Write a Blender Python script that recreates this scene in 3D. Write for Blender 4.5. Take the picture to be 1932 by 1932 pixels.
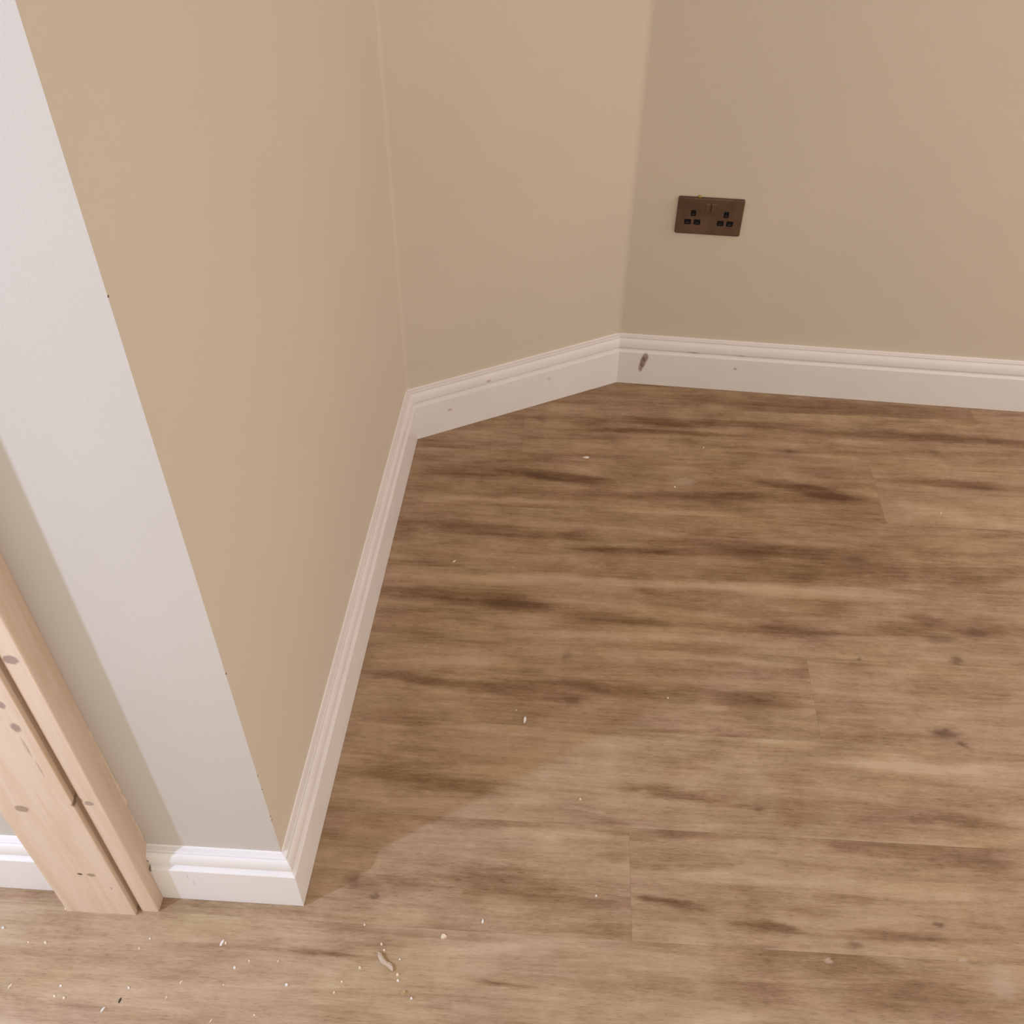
import bpy, bmesh, math, random
from mathutils import Vector, Matrix

# ------------------------------------------------------------------ camera, world, lights
SC = bpy.context.scene
COL = SC.collection
for o in list(bpy.data.objects):
    bpy.data.objects.remove(o)

F_PX = 1908.13
CAM = Vector((0.3586, -0.6938, 1.5725))
YAW, PITCH, ROLL = -0.0503, 0.7724, 0.0122
fw = Vector((math.sin(YAW)*math.cos(PITCH), math.cos(YAW)*math.cos(PITCH), -math.sin(PITCH)))
r0 = Vector((math.cos(YAW), -math.sin(YAW), 0)); u0 = r0.cross(fw)
rt = math.cos(ROLL)*r0 + math.sin(ROLL)*u0
up = -math.sin(ROLL)*r0 + math.cos(ROLL)*u0
cd = bpy.data.cameras.new('camera'); cam = bpy.data.objects.new('camera', cd); COL.objects.link(cam)
cd.sensor_fit = 'HORIZONTAL'; cd.sensor_width = 36.0; cd.lens = 36.0*F_PX/1932.0
cd.clip_start = 0.02
m = Matrix.Identity(4)
for i in range(3):
    m[i][0] = rt[i]; m[i][1] = up[i]; m[i][2] = -fw[i]; m[i][3] = CAM[i]
cam.matrix_world = m
SC.camera = cam

SC.view_settings.view_transform = 'Standard'
SC.view_settings.look = 'None'
SC.view_settings.gamma = 1.0
SC.view_settings.use_curve_mapping = False
SC.view_settings.exposure = 0.0

w = bpy.data.worlds.new('world'); SC.world = w; w.use_nodes = True
bg = w.node_tree.nodes['Background']
bg.inputs['Color'].default_value = (1.0, 0.93, 0.79, 1); bg.inputs['Strength'].default_value = 1.18

def lamp(name, kind, loc, energy, colour, size=0.1, target=None):
    ld = bpy.data.lights.new(name, kind); ld.energy = energy; ld.color = colour
    if kind == 'AREA':
        ld.shape = 'DISK'; ld.size = size
    else:
        ld.shadow_soft_size = size
    o = bpy.data.objects.new(name, ld); COL.objects.link(o); o.location = loc
    if target is not None:
        o.rotation_euler = (Vector(target)-Vector(loc)).to_track_quat('-Z', 'Y').to_euler()
    return o
lamp('hall_lamp', 'POINT', (-1.22, -0.775, 1.54), 82, (0.56, 0.68, 0.95), 0.030)
lamp('hall_lamp_far', 'POINT', (-2.30, -0.84, 2.20), 16, (0.60, 0.70, 1.0), 0.05)
lamp('warm_fill', 'AREA', (3.20, 0.70, 1.80), 17, (1.0, 0.76, 0.74), 0.8, (0, 0.6, 0.4))  # added warm fill from the right, lifts the left wall

# ------------------------------------------------------------------ helpers
def obj(name, bm, mat=None, parent=None, smooth=False):
    bmesh.ops.recalc_face_normals(bm, faces=bm.faces[:])
    me = bpy.data.meshes.new(name); bm.to_mesh(me); bm.free()
    if smooth:
        for p in me.polygons: p.use_smooth = True
    if mat: me.materials.append(mat)
    o = bpy.data.objects.new(name, me); COL.objects.link(o)
    if parent: o.parent = parent
    return o
def struct(o):
    o['kind'] = 'structure'; return o
def tag(o, label, cat, group=None):
    o['label'] = label; o['category'] = cat
    if group: o['group'] = group
    return o
def prism(bm, poly, z0, z1):
    lo = [bm.verts.new((x, y, z0)) for x, y in poly]; hi = [bm.verts.new((x, y, z1)) for x, y in poly]
    n = len(poly)
    bm.faces.new(lo[::-1]); bm.faces.new(hi)
    for i in range(n):
        bm.faces.new((lo[i], lo[(i+1) % n], hi[(i+1) % n], hi[i]))
def add_box(bm, a, b):
    prism(bm, [(a[0], a[1]), (b[0], a[1]), (b[0], b[1]), (a[0], b[1])], a[2], b[2])

class NT:
    """small node-tree writer"""
    def __init__(s, name):
        s.m = bpy.data.materials.new(name); s.m.use_nodes = True
        s.t = s.m.node_tree; s.b = s.t.nodes['Principled BSDF']
    def n(s, t, **k):
        nd = s.t.nodes.new(t)
        for a, v in k.items(): setattr(nd, a, v)
        return nd
    def put(s, sock, v):
        if isinstance(v, bpy.types.NodeSocket): s.t.links.new(v, sock)
        else: sock.default_value = v
    def math(s, op, a, b=0.0, c=0.0, clamp=False):
        nd = s.n('ShaderNodeMath', operation=op, use_clamp=clamp)
        s.put(nd.inputs[0], a); s.put(nd.inputs[1], b); s.put(nd.inputs[2], c); return nd.outputs[0]
    def vmath(s, op, a, b):
        nd = s.n('ShaderNodeVectorMath', operation=op); s.put(nd.inputs[0], a); s.put(nd.inputs[1], b); return nd
    def mix(s, f, a, b, mode='MIX'):
        nd = s.n('ShaderNodeMix', data_type='RGBA', blend_type=mode)
        s.put(nd.inputs[0], f); s.put(nd.inputs[6], a); s.put(nd.inputs[7], b); return nd.outputs[2]
    def noise(s, vec, scale, detail=4, rough=.55, dist=0.0):
        nd = s.n('ShaderNodeTexNoise'); s.put(nd.inputs['Vector'], vec)
        nd.inputs['Scale'].default_value = scale; nd.inputs['Detail'].default_value = detail
        nd.inputs['Roughness'].default_value = rough; nd.inputs['Distortion'].default_value = dist
        return nd.outputs['Fac']
    def ramp(s, f, lo, hi, a=0.0, b=1.0):
        nd = s.n('ShaderNodeMapRange', interpolation_type='SMOOTHSTEP'); s.put(nd.inputs[0], f)
        nd.inputs[1].default_value = lo; nd.inputs[2].default_value = hi
        nd.inputs[3].default_value = a; nd.inputs[4].default_value = b; return nd.outputs[0]
    def scale(s, vec, sc):
        return s.vmath('MULTIPLY', vec, sc).outputs[0]
    def pos(s):
        return s.n('ShaderNodeNewGeometry').outputs['Position']
    def spot(s, vec, c, half, soft=.5):
        """soft ellipsoid mark of the given half sizes at a fixed place; 1 inside, 0 outside"""
        d = s.vmath('SUBTRACT', vec, c).outputs[0]
        e = s.vmath('DIVIDE', d, half).outputs[0]
        l = s.n('ShaderNodeVectorMath', operation='LENGTH'); s.put(l.inputs[0], e)
        return s.ramp(l.outputs['Value'], 1.0, 1.0-soft)
    def out(s, col, rough=.5, bump=None, dist=.001, strength=.3, spec=.5, metal=0.0):
        s.put(s.b.inputs['Base Color'], col); s.put(s.b.inputs['Roughness'], rough)
        s.b.inputs['Specular IOR Level'].default_value = spec; s.b.inputs['Metallic'].default_value = metal
        if bump is not None:
            nd = s.n('ShaderNodeBump'); nd.inputs['Distance'].default_value = dist
            nd.inputs['Strength'].default_value = strength; s.put(nd.inputs['Height'], bump)
            s.t.links.new(nd.outputs[0], s.b.inputs['Normal'])
        return s.m
def c4(r, g, b): return (r, g, b, 1.0)

# ------------------------------------------------------------------ materials of the shell
def wall_mat(name, col, col2):
    k = NT(name); p = k.pos()
    n1 = k.noise(p, 2.2, 3); n2 = k.noise(p, 420, 2, .6)
    c = k.mix(k.ramp(n1, .35, .65), c4(*col), c4(*col2))
    return k.out(c, .72, n2, .0006, .35, .3)
M_CREAM = wall_mat('cream_emulsion', (.615, .54, .452), (.60, .525, .44))
M_FRONT = wall_mat('white_emulsion', (.555, .51, .48), (.54, .495, .465))

def gloss_mat(name, marks=()):
    k = NT(name); p = k.pos()
    n1 = k.noise(p, 9, 3); n2 = k.noise(p, 160, 2)
    c = k.mix(k.ramp(n1, .3, .7), c4(.79, .755, .76), c4(.765, .73, .735))
    for (ctr, half, soft, col, amt) in marks:
        wob = k.noise(p, 90, 3)
        f = k.spot(p, ctr, half, soft)
        f = k.math('MULTIPLY', f, k.ramp(wob, .3, .55, .8, 1.0))
        c = k.mix(k.math('MULTIPLY', f, amt), c, c4(*col))
    return k.out(c, .38, n2, .0003, .15, .4)
M_SKIRT = gloss_mat('white_satin_paint')

# ------------------------------------------------------------------ layout (metres; skirting face of the outer corner is the origin)
T = 0.0205
G = 0.0316; AB = -0.0509
A = Vector((0, 0)); B = Vector((1.1528*math.sin(G), 1.1528*math.cos(G))); C = Vector((0.5170, 1.4127))
D = C + 2.1*Vector((math.cos(AB), math.sin(AB)))
FL = Vector((-1.6, 0.0))
PATH = [FL, A, B, C, D]
def offset_path(d):
    """the skirting-face line moved by d into the wall (left of the travelling direction)"""
    res = []
    for i, p in enumerate(PATH):
        ns = []
        if i > 0: e = (p-PATH[i-1]).normalized(); ns.append(Vector((-e.y, e.x)))
        if i < len(PATH)-1: e = (PATH[i+1]-p).normalized(); ns.append(Vector((-e.y, e.x)))
        if len(ns) == 1: res.append(p+ns[0]*d)
        else:
            b = (ns[0]+ns[1]).normalized(); res.append(p+b*(d/b.dot(ns[0])))
    return res
W0, W1 = offset_path(T), offset_path(T+0.09)
ZTOP = 2.4
names = ['wall_front', 'wall_left', 'wall_diagonal', 'wall_back']
WALLS = []
def fillet(i, r, n=12):
    """the plastered inner corner i as an arc; returns the points up to and from its middle"""
    p, a, b = W0[i], (W0[i-1]-W0[i]).normalized(), (W0[i+1]-W0[i]).normalized()
    half = math.acos(max(-1, min(1, a.dot(b))))/2
    t = r/math.tan(half); c = p + (a+b).normalized()*(r/math.sin(half))
    s0, s1 = p+a*t-c, p+b*t-c
    pts = []
    for j in range(2*n+1):
        f = j/(2*n); v = (s0*(1-f)+s1*f).normalized()*r; pts.append(c+v)
    return pts[:n+1], pts[n:]
FB, FC = fillet(2, .016), fillet(3, .030)
INNER = [[W0[0], W0[1]], [W0[1]]+FB[0], FB[1]+FC[0], FC[1]+[W0[4]]]
for i, nme in enumerate(names):
    bm = bmesh.new()
    prism(bm, [tuple(q) for q in INNER[i]] + [tuple(W1[i+1]), tuple(W1[i])], 0.0, ZTOP)
    o = struct(obj(nme, bm, M_FRONT if i == 0 else M_CREAM)); WALLS.append(o)
bm = bmesh.new(); add_box(bm, (-1.6, -1.6, ZTOP), (2.7, 1.6, ZTOP+.05)); struct(obj('ceiling', bm, M_FRONT))

# skirting profile: (distance out from the wall, height)
PROF = [(0, 0.0005), (0, 0.1375), (0.0020, 0.1357), (0.0084, 0.1340), (0.0094, 0.1330), (0.0070, 0.1323), (0.0070, 0.1303)]
for a in range(80, -11, -10):
    PROF.append((0.0085 + 0.0080*math.cos(math.radians(a)), 0.1105 + 0.0195*math.sin(math.radians(a))))
PROF += [(0.0160, 0.1062), (0.0142, 0.1054), (0.0108, 0.1048), (0.0105, 0.1022), (0.0132, 0.1012), (0.0190, 0.0968), (0.0202, 0.0957), (T, 0.0945), (T, 0.0005)]
def skirting(name, i, mat, s0=None, s1=None):
    """piece along path segment i; s0/s1 give square-cut ends on the x axis instead of mitres"""
    e = (PATH[i+1]-PATH[i]).normalized(); nrm = Vector((-e.y, e.x))
    bm = bmesh.new(); ends = []
    for k, s in ((i, s0), (i+1, s1)):
        ring = []
        for d, z in PROF:
            q = offset_path(T-d)[k]
            if s is not None: q = Vector((s, q.y))
            ring.append(bm.verts.new((q.x, q.y, z)))
        ends.append(ring)
    n = len(PROF)
    for j in range(n):
        bm.faces.new((ends[0][j], ends[0][(j+1) % n], ends[1][(j+1) % n], ends[1][j]))
    bm.faces.new(ends[0][::-1]); bm.faces.new(ends[1])
    return struct(obj(name, bm, mat))
PX0, PX1, PXB = -0.3715, -0.2262, -0.2600      # lining left / right face, right edge of the proud board
dB = Vector((math.cos(AB), math.sin(AB)))
def onback(s, z, out=T):      # a point on the back wall run, s metres right of the inner corner, 'out' in front of wall
    q = C + dB*s + Vector((-dB.y, dB.x))*(T-out); return (q.x, q.y, z)
e2 = (C-B).normalized()
def ondiag(s, z, out=T):
    q = B + e2*s + Vector((-e2.y, e2.x))*(T-out); return (q.x, q.y, z)
BROWN = (.20, .125, .09)
M_SK_BACK = gloss_mat('white_satin_paint_scuffed', [
    (onback(.0655, .083), (.0095, .02, .017), .45, BROWN, .75),
    (onback(.0610, .069), (.0090, .02, .020), .45, BROWN, .85),
    (onback(.0570, .053), (.0075, .02, .017), .55, BROWN, .75),
    (onback(.182, .1045, .0150), (.0180, .02, .0034), .7, (.10, .06, .05), .9),
    (onback(.300, .1045, .0150), (.0165, .02, .0032), .7, (.14, .09, .07), .8),
    (onback(.291, .068), (.0075, .02, .0055), .9, (.30, .22, .19), .7)])
M_SK_DIAG = gloss_mat('white_satin_paint_filled', [
    (ondiag(.086, .062), (.0085, .02, .005), .8, (.42, .32, .30), .7),
    (ondiag(.350, .072), (.008, .02, .006), .9, (.52, .42, .40), .6),
    (ondiag(.190, .112, .016), (.007, .02, .004), .6, (.35, .24, .18), .7)])
M_SK_FRONT = gloss_mat('white_satin_paint_cracked', [
    ((-.170, 0, .078), (.0014, .02, .014), .9, (.50, .47, .47), .7),
    ((-.163, 0, .060), (.0016, .02, .012), .9, (.50, .47, .47), .7),
    ((-.225, 0, .094), (.0030, .03, .008), .5, (.10, .07, .06), .9),
    ((-.225, 0, .114), (.0025, .03, .004), .5, (.16, .12, .10), .8)])
skirting('baseboard_front', 0, M_SK_FRONT, s0=PX1+.0002)
skirting('baseboard_front_left', 0, M_SKIRT, s0=-1.55, s1=PX0-.0002)
skirting('baseboard_left', 1, M_SKIRT)
skirting('baseboard_diagonal', 2, M_SK_DIAG)
skirting('baseboard_back', 3, M_SK_BACK)

# nicks in the paint along the outer corner
k = NT('bare_plaster_nick'); M_NICK = k.out(c4(.16, .11, .07), .9)
def corner_nick(py, size):
    lo, hi = 0.0, 1.6
    for _ in range(40):
        z = (lo+hi)/2; d = Vector((W0[1].x, W0[1].y, z))-CAM
        y = 966-F_PX*d.dot(up)/d.dot(fw)
        if y > py: lo = z
        else: hi = z
    bm = bmesh.new(); bmesh.ops.create_icosphere(bm, subdivisions=1, radius=1.0)
    for v in bm.verts: v.co = Vector((v.co.x*.0009, v.co.y*.0012, v.co.z*size))
    o = obj('paint_nick', bm, M_NICK, WALLS[1]); o.location = (W0[1].x, W0[1].y+.0008, z)
for py, size in ((1272, .0022), (1465, .0016), (1490, .0014), (1541, .0022), (1548, .0024), (560, .0016), (1608, .003)): corner_nick(py, size)

# ------------------------------------------------------------------ floor: base and vinyl planks
k = NT('floor_base_dark'); M_BASE = k.out(c4(.05, .035, .025), .8)
bm = bmesh.new(); add_box(bm, (-1.6, -1.6, -.03), (2.7, 1.55, -.0041))
FLOOR = struct(obj('floor', bm, M_BASE))

def px_floor(x, y, z=0.0):
    d = fw + rt*((x-966)/F_PX) - up*((y-966)/F_PX)
    t = (z-CAM.z)/d.z
    return CAM + d*t
# the oak print: fine dashes, streaks, dark bands and knots, plus a painted corner vignette (all fixed in the floor itself)
# bands: (x, y, half length, half width, strength); strength < 0 lightens. Positions in floor metres.
def P(x, y): q = px_floor(x, y); return q.x, q.y
BANDS = []
def band(x0, y0, x1, y1, hw, s):
    (ax, ay), (bx, by) = P(x0, y0), P(x1, y1)
    BANDS.append(((ax+bx)/2, (ay+by)/2, math.hypot(bx-ax, by-ay)/2, hw, s, math.atan2(by-ay, bx-ax)))
band(990, 788, 1560, 806, .020, .75); band(1480, 812, 1960, 838, .024, .9); band(1020, 808, 1450, 822, .010, .6)
band(1180, 745, 1830, 783, .030, .45)
band(770, 880, 1000, 898, .022, .55); band(930, 885, 1180, 915, .020, .9); band(1130, 930, 1660, 945, .020, .6)
band(1420, 905, 1660, 950, .022, .85); band(1690, 905, 1960, 925, .018, .7)
band(740, 985, 1090, 1010, .024, .75); band(1190, 1030, 1700, 1045, .030, .75); band(1240, 1070, 1960, 1085, .040, .65)
band(1050, 1035, 1330, 1045, .012, .6)
band(730, 1115, 1010, 1135, .024, .7); band(910, 1140, 1060, 1146, .018, .8); band(1000, 1155, 1330, 1180, .016, .55)
band(1330, 1180, 1620, 1200, .020, .7); band(1560, 1190, 1960, 1190, .026, .6); band(1700, 1165, 1790, 1178, .016, .6)
band(680, 1265, 900, 1300, .014, .8); band(860, 1290, 1110, 1320, .018, .65); band(1020, 1285, 1290, 1315, .020, .6)
band(1290, 1310, 1520, 1330, .022, .45); band(640, 1345, 860, 1375, .014, .45)
band(640, 1440, 960, 1490, .030, .55); band(1180, 1480, 1350, 1508, .014, .7); band(1350, 1500, 1900, 1565, .040, .45)
band(1180, 1560, 1480, 1590, .012, .4); band(1500, 1580, 1960, 1640, .030, .40)
band(800, 1640, 1150, 1700, .034, .45); band(1195, 1692, 1320, 1712, .008, .95); band(1370, 1738, 1520, 1764, .012, .8)
band(1560, 1762, 1860, 1778, .012, .75); band(1200, 1770, 1700, 1830, .030, .45); band(1500, 1390, 1760, 1398, .020, .50)
band(900, 1848, 1010, 1862, .006, .6); band(540, 1790, 700, 1812, .006, .5)
band(730, 1085, 1350, 1105, .014, -.6); band(1320, 1105, 1700, 1125, .020, -.7); band(770, 940, 1130, 950, .014, -.6)
band(1100, 960, 1400, 975, .020, -.5); band(1660, 950, 1960, 1000, .034, -.5); band(760, 850, 1000, 860, .016, -.4)
band(930, 1195, 1500, 1215, .014, -.5); band(1200, 1230, 1560, 1260, .012, -.5); band(690, 1240, 1100, 1260, .014, -.4)
band(1260, 1380, 1560, 1405, .018, -.6); band(1560, 1440, 1960, 1455, .014, -.6); band(930, 1570, 1200, 1580, .014, -.5)
band(1195, 1648, 1500, 1660, .014, -.6); band(1500, 1660, 1900, 1690, .022, -.5); band(1560, 845, 1700, 850, .010, -.4)
band(760, 1790, 1150, 1790, .012, -.4); band(1250, 1860, 1960, 1880, .045, .45); band(1650, 1900, 2000, 1920, .05, .35)  # last two paint the vignette of the lower-right corner into the floor colour
# knots: (pixel, half length, half width, strength)
KNOTS = [(1490, 851, .020, .013, .8), (1612, 1056, .026, .011, .85), (1783, 1384, .026, .012, .95), (1815, 1405, .013, .008, .9),
         (1622, 1245, .008, .011, .75), (1805, 1246, .013, .016, .7), (1762, 853, .014, .010, .5), (1105, 903, .030, .009, .7),
         (985, 1140, .022, .010, .6), (1078, 1322, .022, .012, .7), (1068, 1240, .012, .016, .5), (668, 1662, .018, .014, .6),
         (706, 1688, .010, .006, .8), (1430, 1528, .015, .005, .7), (1770, 1745, .007, .006, .8), (1612, 1785, .014, .009, .6),
         (1775, 1205, .030, .012, .6), (1845, 1195, .026, .010, .6), (850, 992, .022, .014, .5), (1020, 790, .016, .016, .5),
         (1880, 835, .024, .010, .7)]
PALE = [(1292, 908, .030, .012, .6), (1560, 1812, .009, .005, .8), (1815, 1812, .010, .005, .8), (1890, 1850, .02, .03, .35), (1028, 1466, .014, .006, .4)]
def plank_mat(seed, x0, x1, y0, y1, tone):
    """the oak print of one plank: its own piece of grain plus the bands and knots that lie on it"""
    k = NT('oak_print_vinyl'); p = k.pos()
    q = k.vmath('ADD', p, (seed*3.71, seed*9.13, 0)).outputs[0]
    inside = lambda c: x0 <= c[0] < x1 and y0 <= c[1] < y1
    def rot(vec, ctr, ang, hl, hw, soft):
        d = k.vmath('SUBTRACT', vec, (ctr[0], ctr[1], 0)).outputs[0]
        if abs(ang) > .004:
            vr = k.n('ShaderNodeVectorRotate', rotation_type='Z_AXIS'); k.put(vr.inputs['Vector'], d); vr.inputs['Angle'].default_value = -ang; d = vr.outputs[0]
        e = k.vmath('MULTIPLY', d, (1/hl, 1/hw, 0)).outputs[0]
        l = k.n('ShaderNodeVectorMath', operation='LENGTH'); k.put(l.inputs[0], e)
        return k.ramp(l.outputs['Value'], 1.25, 1.25-soft)
    acc = tone
    bs = [b_ for b_ in BANDS if inside(b_)]
    if bs:
        nx = k.n('ShaderNodeTexNoise'); k.put(nx.inputs['Vector'], k.scale(p, (6, 20, 1))); nx.inputs['Scale'].default_value = 1
        nx.inputs['Detail'].default_value = 5; nx.inputs['Roughness'].default_value = .68
        pw = k.vmath('ADD', p, k.scale(k.vmath('SUBTRACT', nx.outputs['Color'], (.5, .5, .5)).outputs[0], (.18, .036, 0))).outputs[0]
    for (x, y, hl, hw, s_, a_) in bs:
        acc = k.math('ADD', acc, k.math('MULTIPLY', rot(pw, (x, y), a_, hl*1.15, hw, 1.05), s_*.47))
    st1 = k.noise(k.scale(q, (3.0, 26, 1)), 1.0, 6, .66, .8)            # long streaks
    st2 = k.noise(k.scale(q, (12, 170, 1)), 1.0, 4, .62)               # fine streaks
    dash = k.noise(k.scale(q, (70, 820, 1)), 1.0, 2, .6)               # short pores
    blot = k.noise(k.scale(q, (9, 14, 1)), 1.0, 6, .66)
    v = acc
    for n_, g_ in ((st1, .95), (st2, .50), (blot, .85), (dash, .42)):
        v = k.math('ADD', v, k.math('MULTIPLY', k.math('SUBTRACT', n_, .5), g_))
    v = k.math('ADD', v, k.ramp(dash, .60, .74, 0, .22))
    v = k.math('ADD', v, .40, clamp=True)
    cr = k.n('ShaderNodeValToRGB'); k.put(cr.inputs[0], v)
    el = cr.color_ramp.elements
    el[0].position = 0.0; el[0].color = c4(.54, .405, .285)
    el[1].position = 1.0; el[1].color = c4(.125, .066, .032)
    e = el.new(.35); e.color = c4(.415, .290, .188)
    e = el.new(.68); e.color = c4(.255, .155, .088)
    c = cr.outputs[0]
    hue = k.noise(k.scale(q, (5, 11, 1)), 1.0, 3)
    c = k.mix(1.0, c, k.mix(k.ramp(hue, .35, .65), c4(1.0, 1.01, .92), c4(1.0, .98, 1.0)), 'MULTIPLY')
    ks = [z for z in KNOTS if inside(P(z[0], z[1]))]; ps = [z for z in PALE if inside(P(z[0], z[1]))]
    if ks or ps:
        nk = k.n('ShaderNodeTexNoise'); k.put(nk.inputs['Vector'], k.scale(p, (40, 90, 1))); nk.inputs['Scale'].default_value = 1; nk.inputs['Detail'].default_value = 4
        pk = k.vmath('ADD', p, k.scale(k.vmath('SUBTRACT', nk.outputs['Color'], (.5, .5, .5)).outputs[0], (.036, .020, 0))).outputs[0]
    for (x, y, hl, hw, s_) in ks:
        f = k.math('MULTIPLY', rot(pk, P(x, y), 0, hl*1.6, hw*1.6, 1.25), s_*.45); c = k.mix(f, c, c4(.20, .115, .068))
        f = k.math('MULTIPLY', rot(pk, P(x, y), 0, hl, hw*.9, 1.1), s_*.75); c = k.mix(f, c, c4(.115, .062, .040))
    for (x, y, hl, hw, s_) in ps:
        f = k.math('MULTIPLY', rot(pk, P(x, y), 0, hl, hw, .9), s_); c = k.mix(f, c, c4(.50, .39, .30))
    return k.out(c, k.ramp(dash, .3, .7, .46, .56), k.math('ADD', dash, k.math('MULTIPLY', st2, .6)), .0006, .35, .35)
SEAM0, PW = 0.743, 0.1915
# end joint of each row (row r spans SEAM0 + r*PW upwards)
ROWJ = {-4: .5195, -3: 1.55, -2: .8725, -1: 1.62, 0: 1.66, 1: 1.1063, 2: .288, 3: 1.40, 4: .7, -5: 1.2, -6: .1, -7: .8, -8: -.3}
TONE = {(3, 0): .13, (3, 1): -.02, (2, 0): .08, (2, 1): .03, (1, 0): .10, (1, 1): .0, (0, 0): .04, (-1, 0): .03, (-2, 0): .05, (-2, 1): .0, (-3, 0): -.02,
        (-4, 0): .03, (-4, 1): .0, (-5, 0): -.06}
PL = 1.80
seed = 0
for r in range(-12, 5):
    y0 = SEAM0 + r*PW; y1 = y0 + PW
    if y1 < -1.6 or y0 > 1.55: continue
    y0c, y1c = max(y0, -1.6), min(y1, 1.55)
    j = ROWJ.get(r, (r*.61) % PL)
    xs = [-1.6]; x = j - PL*math.ceil((j+1.6)/PL)
    while x < 2.7:
        if x > -1.55: xs.append(x)
        x += PL
    xs.append(2.7)
    for a, b in zip(xs, xs[1:]):
        if b-a < .02: continue
        bm = bmesh.new(); g = .0001
        xa, xb, ya, yb = a+g, b-g, y0c+g, y1c-g; ch = .0002
        prism(bm, [(xa, ya), (xb, ya), (xb, yb), (xa, yb)], -.004, -ch)
        top = [f for f in bm.faces if all(abs(v.co.z+ch) < 1e-6 for v in f.verts)][0]
        bmesh.ops.inset_individual(bm, faces=[top], thickness=ch, depth=0)
        for v in top.verts: v.co.z = 0.0
        seed += 1
        side = 0 if a < j-.01 else 1
        obj('plank', bm, plank_mat(seed, a, b, y0, y1, TONE.get((r, side), 0.0)), FLOOR)

# ------------------------------------------------------------------ pine door lining against the front wall
YL, YB = -0.0235, -0.0312
def pine_mat():
    k = NT('bare_pine'); p = k.pos()
    nx = k.n('ShaderNodeTexNoise'); k.put(nx.inputs['Vector'], k.scale(p, (14, 14, 5))); nx.inputs['Scale'].default_value = 1; nx.inputs['Detail'].default_value = 3
    pw = k.vmath('ADD', p, k.scale(k.vmath('SUBTRACT', nx.outputs['Color'], (.5, .5, .5)).outputs[0], (.02, .02, 0))).outputs[0]
    g1 = k.noise(k.scale(pw, (60, 60, 3)), 1.0, 4, .6); g2 = k.noise(k.scale(p, (500, 500, 16)), 1.0, 2)
    c = k.mix(k.ramp(g1, .35, .7), c4(.70, .55, .445), c4(.635, .475, .36))
    c = k.mix(k.ramp(g2, .55, .75, 0, .25), c, c4(.52, .35, .24))
    nk = k.n('ShaderNodeTexNoise'); k.put(nk.inputs['Vector'], p); nk.inputs['Scale'].default_value = 130
    pk = k.vmath('ADD', p, k.scale(k.vmath('SUBTRACT', nk.outputs['Color'], (.5, .5, .5)).outputs[0], (.004, 0, .004))).outputs[0]
    def knot(x, z, hx, hz, col, amt, ring=True, y=YB):
        nonlocal c
        if ring:
            f = k.spot(pk, (x, y, z), (hx*1.25, .02, hz*1.25), .45)
            c = k.mix(k.math('MULTIPLY', f, amt), c, c4(.20, .14, .11))
            f = k.spot(pk, (x, y, z), (hx*.85, .02, hz*.85), .35); c = k.mix(k.math('MULTIPLY', f, .85), c, c4(*col))
        else:
            f = k.spot(pk, (x, y, z), (hx, .02, hz), .5); c = k.mix(k.math('MULTIPLY', f, amt), c, c4(*col))
    def K(x, y, hx, hz, col, amt, ring=True, Y=YB):
        d = fw + rt*((x-966)/F_PX) - up*((y-966)/F_PX); t = (Y-CAM.y)/d.y; q = CAM + d*t
        knot(q.x, q.z, hx, hz, col, amt, ring, Y)
    K(41, 1526, .0095, .0085, (.40, .30, .22), .75)
    K(172, 1651, .0075, .0055, (.36, .26, .16), .55)
    K(151, 1649, .0055, .0035, (.07, .045, .035), .95, False)
    K(210, 1676, .0012, .005, (.10, .08, .07), .8, False)
    K(20, 1245, .009, .008, (.38, .27, .24), .75, True, YL)
    K(168, 1516, .006, .006, (.42, .31, .28), .6, True, YL)
    K(146, 1510, .009, .008, (.16, .09, .05), .8, False, YL)
    K(30, 1373, .006, .010, (.36, .26, .23), .6)
    K(50, 1410, .0022, .028, (.40, .27, .21), .6, False)
    K(75, 1450, .0020, .024, (.42, .29, .22), .6, False)
    K(2, 1330, .005, .008, (.36, .26, .23), .6)
    return k.out(c, .6, g2, .0004, .3, .3)
M_PINE = pine_mat()
root = bpy.data.objects.new('door_lining', None); COL.objects.link(root); root.location = ((PX0+PX1)/2, 0, 0)
tag(root, 'bare knotty pine door lining standing against the white wall between two skirtings', 'door frame')
def in_root(o):
    o.parent = root; o.matrix_parent_inverse = Matrix.Translation(-root.location); return o
rng = random.Random(4)
bm = bmesh.new()
rings = []; H = 2.05; nz = 180; ch = .0012
for i in range(nz+1):
    z = H*i/nz
    j = 0.0
    if .1 < z < .62: j = .0022*max(0, math.sin(z*9.5-.6))*rng.random() + (.0018*rng.random() if .25 < z < .45 else 0)
    yb = T-.0003
    ring = [(PX0, yb), (PX0, YL), (PXB-.002, YL), (PXB-.002, YL+.011), (PXB+.0042, YL+.009), (PXB+.0062, YL+.0012), (PXB+.0082, YL), (PX1-ch, YL), (PX1, YL+ch), (PX1+j*.3, yb-.004), (PX1+j, yb)]
    rings.append([bm.verts.new((x, y, z)) for x, y in ring])
for a, b in zip(rings, rings[1:]):
    n = len(a)
    for i in range(n): bm.faces.new((a[i], a[(i+1) % n], b[(i+1) % n], b[i]))
bm.faces.new(rings[0][::-1]); bm.faces.new(rings[-1])
in_root(obj('lining_jamb', bm, M_PINE))
bm = bmesh.new()
prism(bm, [(PX0, YL+.0002), (PX0, YB+ch), (PX0+ch, YB), (PXB-.0008, YB), (PXB, YB+.0008), (PXB, YL+.0002)], .0003, H)
in_root(obj('stop_board', bm, M_PINE))

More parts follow.
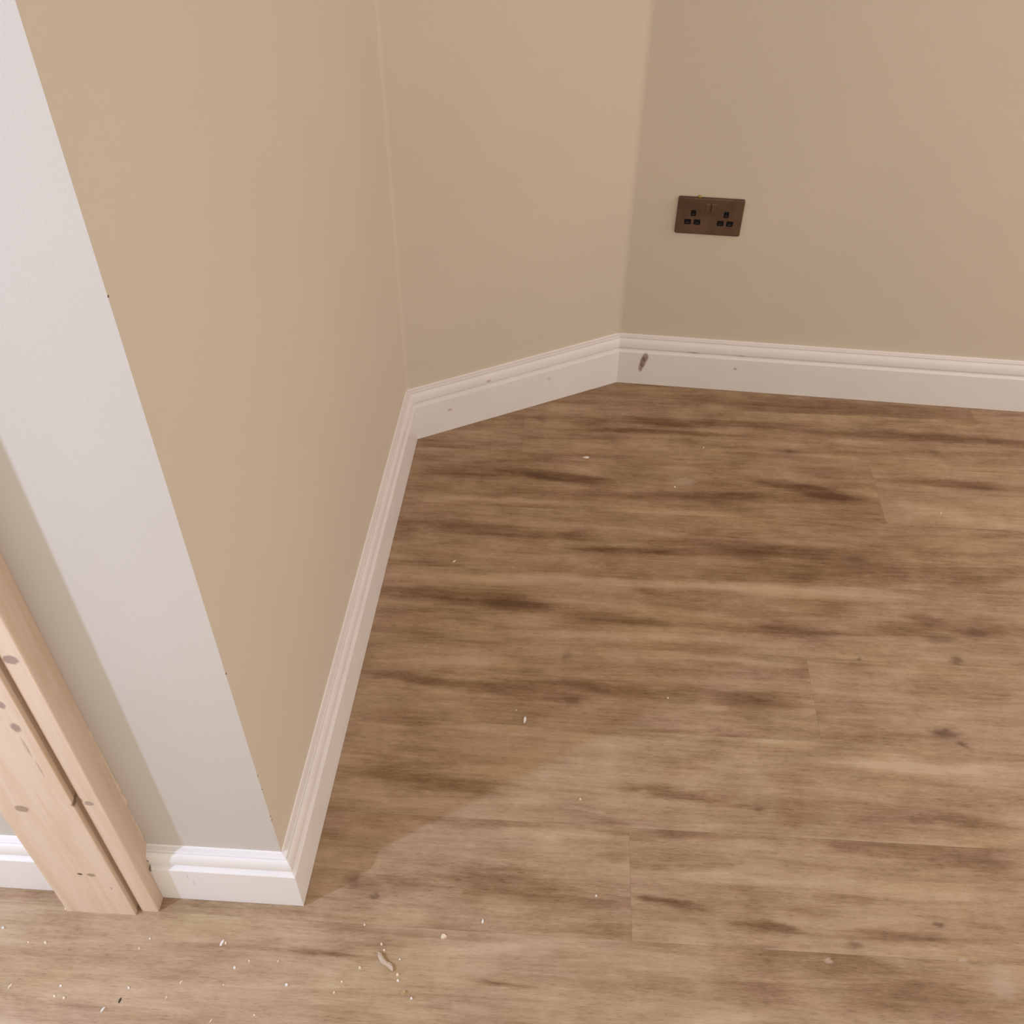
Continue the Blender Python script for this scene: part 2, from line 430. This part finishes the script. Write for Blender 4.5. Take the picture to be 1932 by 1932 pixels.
# ------------------------------------------------------------------ double socket on the back wall
SOCK = bpy.data.objects.new('double_socket', None); COL.objects.link(SOCK)
q = onback(.1706, .4655, 0.0)
SOCK.location = q; SOCK.rotation_euler = (0, 0, AB)
tag(SOCK, 'antique bronze double wall socket with black pin holes on the cream back wall', 'socket')
k = NT('antique_bronze'); p = k.n('ShaderNodeTexCoord').outputs['Object']
n1 = k.noise(k.scale(p, (14, 1, 14)), 1.0, 4); n2 = k.noise(k.scale(p, (40, 1, 900)), 1.0, 3)
c = k.mix(k.ramp(n1, .3, .7), c4(.10, .058, .036), c4(.165, .098, .062))
c = k.mix(k.ramp(n2, .4, .75, 0, .5), c, c4(.13, .08, .05))
M_BRONZE = k.out(c, .5, n2, .0002, .2, .5, .6)
k = NT('black_plastic'); M_BLACK = k.out(c4(.006, .005, .005), .7, spec=.15)
k = NT('pin_shutter_dark'); M_SHUT = k.out(c4(.05, .05, .06), .35)
def rrect(cx, cz, hx, hz, r, n=5):
    pts = []
    for sx, sz, a0 in ((1, 1, 0), (-1, 1, 90), (-1, -1, 180), (1, -1, 270)):
        for i in range(n+1):
            a = math.radians(a0+90*i/n); pts.append((cx+sx*(hx-r)+r*math.cos(a), cz+sz*(hz-r)+r*math.sin(a)))
    return pts
def slab(bm, layers):
    """loft rounded rectangles: layers of (points, y)"""
    rs = [[bm.verts.new((x, y, z)) for x, z in pts] for pts, y in layers]
    n = len(rs[0])
    for a, b in zip(rs, rs[1:]):
        for i in range(n): bm.faces.new((a[i], a[(i+1) % n], b[(i+1) % n], b[i]))
    bm.faces.new(rs[0]); bm.faces.new(rs[-1])
HX, HZ = .0734, .0445
bm = bmesh.new()
slab(bm, [(rrect(0, 0, HX-.0004, HZ-.0004, .0035), -.0002), (rrect(0, 0, HX, HZ, .004), -.0040), (rrect(0, 0, HX-.0008, HZ-.0008, .004), -.0060), (rrect(0, 0, HX-.0024, HZ-.0024, .004), -.0068)])
obj('face_plate', bm, M_BRONZE, SOCK)
def aperture(x, z, hx, hz):
    bm = bmesh.new()
    slab(bm, [(rrect(x, z, hx, hz, .0022), -.0066), (rrect(x, z, hx, hz, .0022), -.0072), (rrect(x, z, hx-.0011, hz-.0011, .0014), -.0072), (rrect(x, z, hx-.0011, hz-.0011, .0014), -.0069)])
    o = obj('pin_aperture', bm, M_BLACK, SOCK)
    bm = bmesh.new()
    slab(bm, [(rrect(x, z-hz*.35, hx*.45, .0006, .0004), -.0068), (rrect(x, z-hz*.35, hx*.45, .0006, .0004), -.0071)])
    obj('shutter', bm, M_SHUT, o)
for sx in (-.0365, .0365):
    aperture(sx, .0078, .0056, .0072)
    aperture(sx-.0105, -.0135, .0074, .0062); aperture(sx+.0105, -.0135, .0074, .0062)
for sx in (-.0062, .0062):
    bm = bmesh.new()
    slab(bm, [(rrect(sx, .0225, .0052, .0105, .001), -.0066), (rrect(sx, .0225, .0052, .0105, .001), -.0080), (rrect(sx, .0215, .0045, .0088, .001), -.0094 if sx > 0 else -.0086)])
    obj('rocker_switch', bm, M_BRONZE, SOCK)

# ------------------------------------------------------------------ debris
def flat_mat(name, col, rough=.7):
    k = NT(name); n = k.noise(k.pos(), 300, 3)
    return k.out(k.mix(k.ramp(n, .3, .7), c4(*col), c4(*[x*.85 for x in col])), rough)
M_WCHIP = flat_mat('white_paint_chip', (.85, .82, .80)); M_SAW = flat_mat('pale_sawdust', (.80, .68, .52))
M_CLAY = flat_mat('beige_filler', (.56, .44, .34)); M_DARK = flat_mat('dark_fleck', (.04, .035, .03)); M_OCHRE = flat_mat('ochre_lump', (.42, .29, .05))
def crumb(name, px, lx, ly, h, ang, mat, label, cat, group=None, seed=0):
    r = random.Random(seed*77+int(px[0])*13+int(px[1])); q = px_floor(*px)
    bm = bmesh.new(); n = 7; lo = []; hi = []
    for i in range(n):
        a = 2*math.pi*i/n; k_ = .8+.4*r.random(); ca, sa = math.cos(ang), math.sin(ang)
        x, y = lx*math.cos(a)*k_, ly*math.sin(a)*k_
        lo.append(bm.verts.new((x*ca-y*sa, x*sa+y*ca, 0)))
        s = .6+.25*r.random(); hi.append(bm.verts.new(((x*ca-y*sa)*s, (x*sa+y*ca)*s, h*(.75+.4*r.random()))))
    for i in range(n): bm.faces.new((lo[i], lo[(i+1) % n], hi[(i+1) % n], hi[i]))
    bm.faces.new(lo[::-1])
    tip = bm.verts.new((0, 0, h))
    for i in range(n): bm.faces.new((hi[i], hi[(i+1) % n], tip))
    o = obj(name, bm, mat); o.location = (q.x, q.y, .0001)
    return tag(o, label, cat, group)
crumb('paint_chip', (1106, 863), .0075, .0035, .002, .1, M_WCHIP, 'white flake of paint on the floor nearest the diagonal skirting', 'paint chip')
crumb('paint_chip', (990, 1358), .0028, .0075, .003, -.05, M_WCHIP, 'upright white paint chip in the middle of the floor above the shadow edge', 'paint chip')
crumb('paint_chip', (419, 1779), .0024, .0065, .0022, -.35, M_WCHIP, 'white paint sliver on the floor below the outer corner skirting', 'paint chip')
crumb('paint_chip', (911, 1738), .0018, .0042, .002, 0, M_WCHIP, 'tiny white paint chip right of the square filler crumb', 'paint chip')
crumb('wood_sliver', (1775, 968), .0016, .005, .0015, -.5, M_SAW, 'pale wood sliver on the floor at the far right below a plank end', 'wood sliver')
crumb('wood_sliver', (857, 1059), .005, .0018, .0015, .8, M_SAW, 'pale curled wood sliver on the floor close to the left skirting', 'wood sliver')
crumb('filler_crumb', (837, 1767), .0050, .0042, .0035, .2, M_SAW, 'square beige filler crumb on the floor, apart from the others', 'crumb')
crumb('filler_crumb', (762, 1873), .0040, .0040, .004, .2, M_OCHRE if False else flat_mat('tan_crumb', (.52, .36, .20)), 'round tan crumb at the bottom edge of the picture', 'crumb')
crumb('wood_fleck', (226, 1888), .0015, .0042, .0015, -.2, M_DARK, 'small black fleck on the pale floor in front of the pine lining', 'fleck')
# bone-shaped lump of filler
q = px_floor(727, 1815); bm = bmesh.new()
pts = []; NN = 14
spine = [(-.0125, .0078, .0030), (-.0105, .0070, .0078), (-.0055, .0040, .0088), (-.001, .0000, .0058), (.004, -.0040, .0044), (.009, -.0070, .0062), (.012, -.0085, .0058), (.0138, -.009, .002)]
rings = []
for i, (x, y, r_) in enumerate(spine):
    ring = []
    for jx in range(8):
        a = 2*math.pi*jx/8
        ring.append(bm.verts.new((x-.5*r_*math.cos(a)*.6, y+r_*math.cos(a), max(0, .0022+r_*.75*math.sin(a)))))
    rings.append(ring)
for a, b in zip(rings, rings[1:]):
    for i in range(8): bm.faces.new((a[i], a[(i+1) % 8], b[(i+1) % 8], b[i]))
bm.faces.new(rings[0]); bm.faces.new(rings[-1])
o = obj('filler_lump', bm, M_CLAY); o.location = (q.x, q.y, .0002); tag(o, 'twisted bone-shaped lump of beige filler on the floor', 'filler lump')
specks = [(6, 1751), (54, 1778), (86, 1779), (283, 1771), (263, 1789), (426, 1780), (443, 1826), (470, 1813), (525, 1814), (243, 1864), (121, 1883), (103, 1880),
          (115, 1860), (342, 1853), (422, 1858), (541, 1858), (480, 1915), (124, 1715), (688, 1745), (725, 1793), (720, 1782), (754, 1810), (679, 1826), (750, 1839), (751, 1850), (645, 1852),
          (630, 1873), (776, 1884), (398, 1926), (20, 1860), (194, 1905), (314, 1882), (974, 1340), (1273, 919), (1327, 845), (1260, 1317), (1125, 1690), (1095, 1508)]
OWN = {(974, 1340): 'tiny pale speck just above the upright white paint chip', (1273, 919): 'tiny pale speck on the pale scuff mark near the back skirting',
       (1327, 845): 'thin pale splinter on the floor below the socket', (1260, 1317): 'tiny pale speck on the floor midway along the plank left of a joint',
       (1125, 1690): 'tiny pale speck left of the plank joint near the bottom', (1095, 1508): 'tiny pale speck on the lit floor just right of the shadow edge',
       (426, 1780): 'tiny pale speck touching the white paint sliver', (124, 1715): 'tiny pale speck at the left foot of the pine lining'}
for i, s in enumerate(specks):
    r = random.Random(i); L = .0014+.0010*r.random()
    el = s in ((342, 1853), (314, 1882), (194, 1905), (398, 1926), (20, 1860), (1327, 845))
    crumb('sawdust_crumb', s, L*(.7 if el else 1), L*(2.3 if el else 1), L*1.1, -.5 if el else r.random()*3, M_WCHIP if i % 3 == 0 else M_SAW, OWN.get(s, 'tiny pale speck scattered on the floor in front of the pine lining and outer corner'), 'speck', None if s in OWN else 'sawdust specks in front of the pine lining', i)
# ochre lump sitting on the top edge of the socket
bm = bmesh.new(); bmesh.ops.create_icosphere(bm, subdivisions=2, radius=1.0)
rr_ = random.Random(2)
for v in bm.verts: v.co = Vector((v.co.x*.0042, v.co.y*.0026, v.co.z*.0026))*(0.9+.2*rr_.random())
o = obj('filler_lump', bm, M_OCHRE, smooth=True); q = onback(.1706-.0275, .4655+HZ+.0016, .0032); o.location = q
tag(o, 'small ochre lump sitting on the top edge of the bronze socket', 'lump')
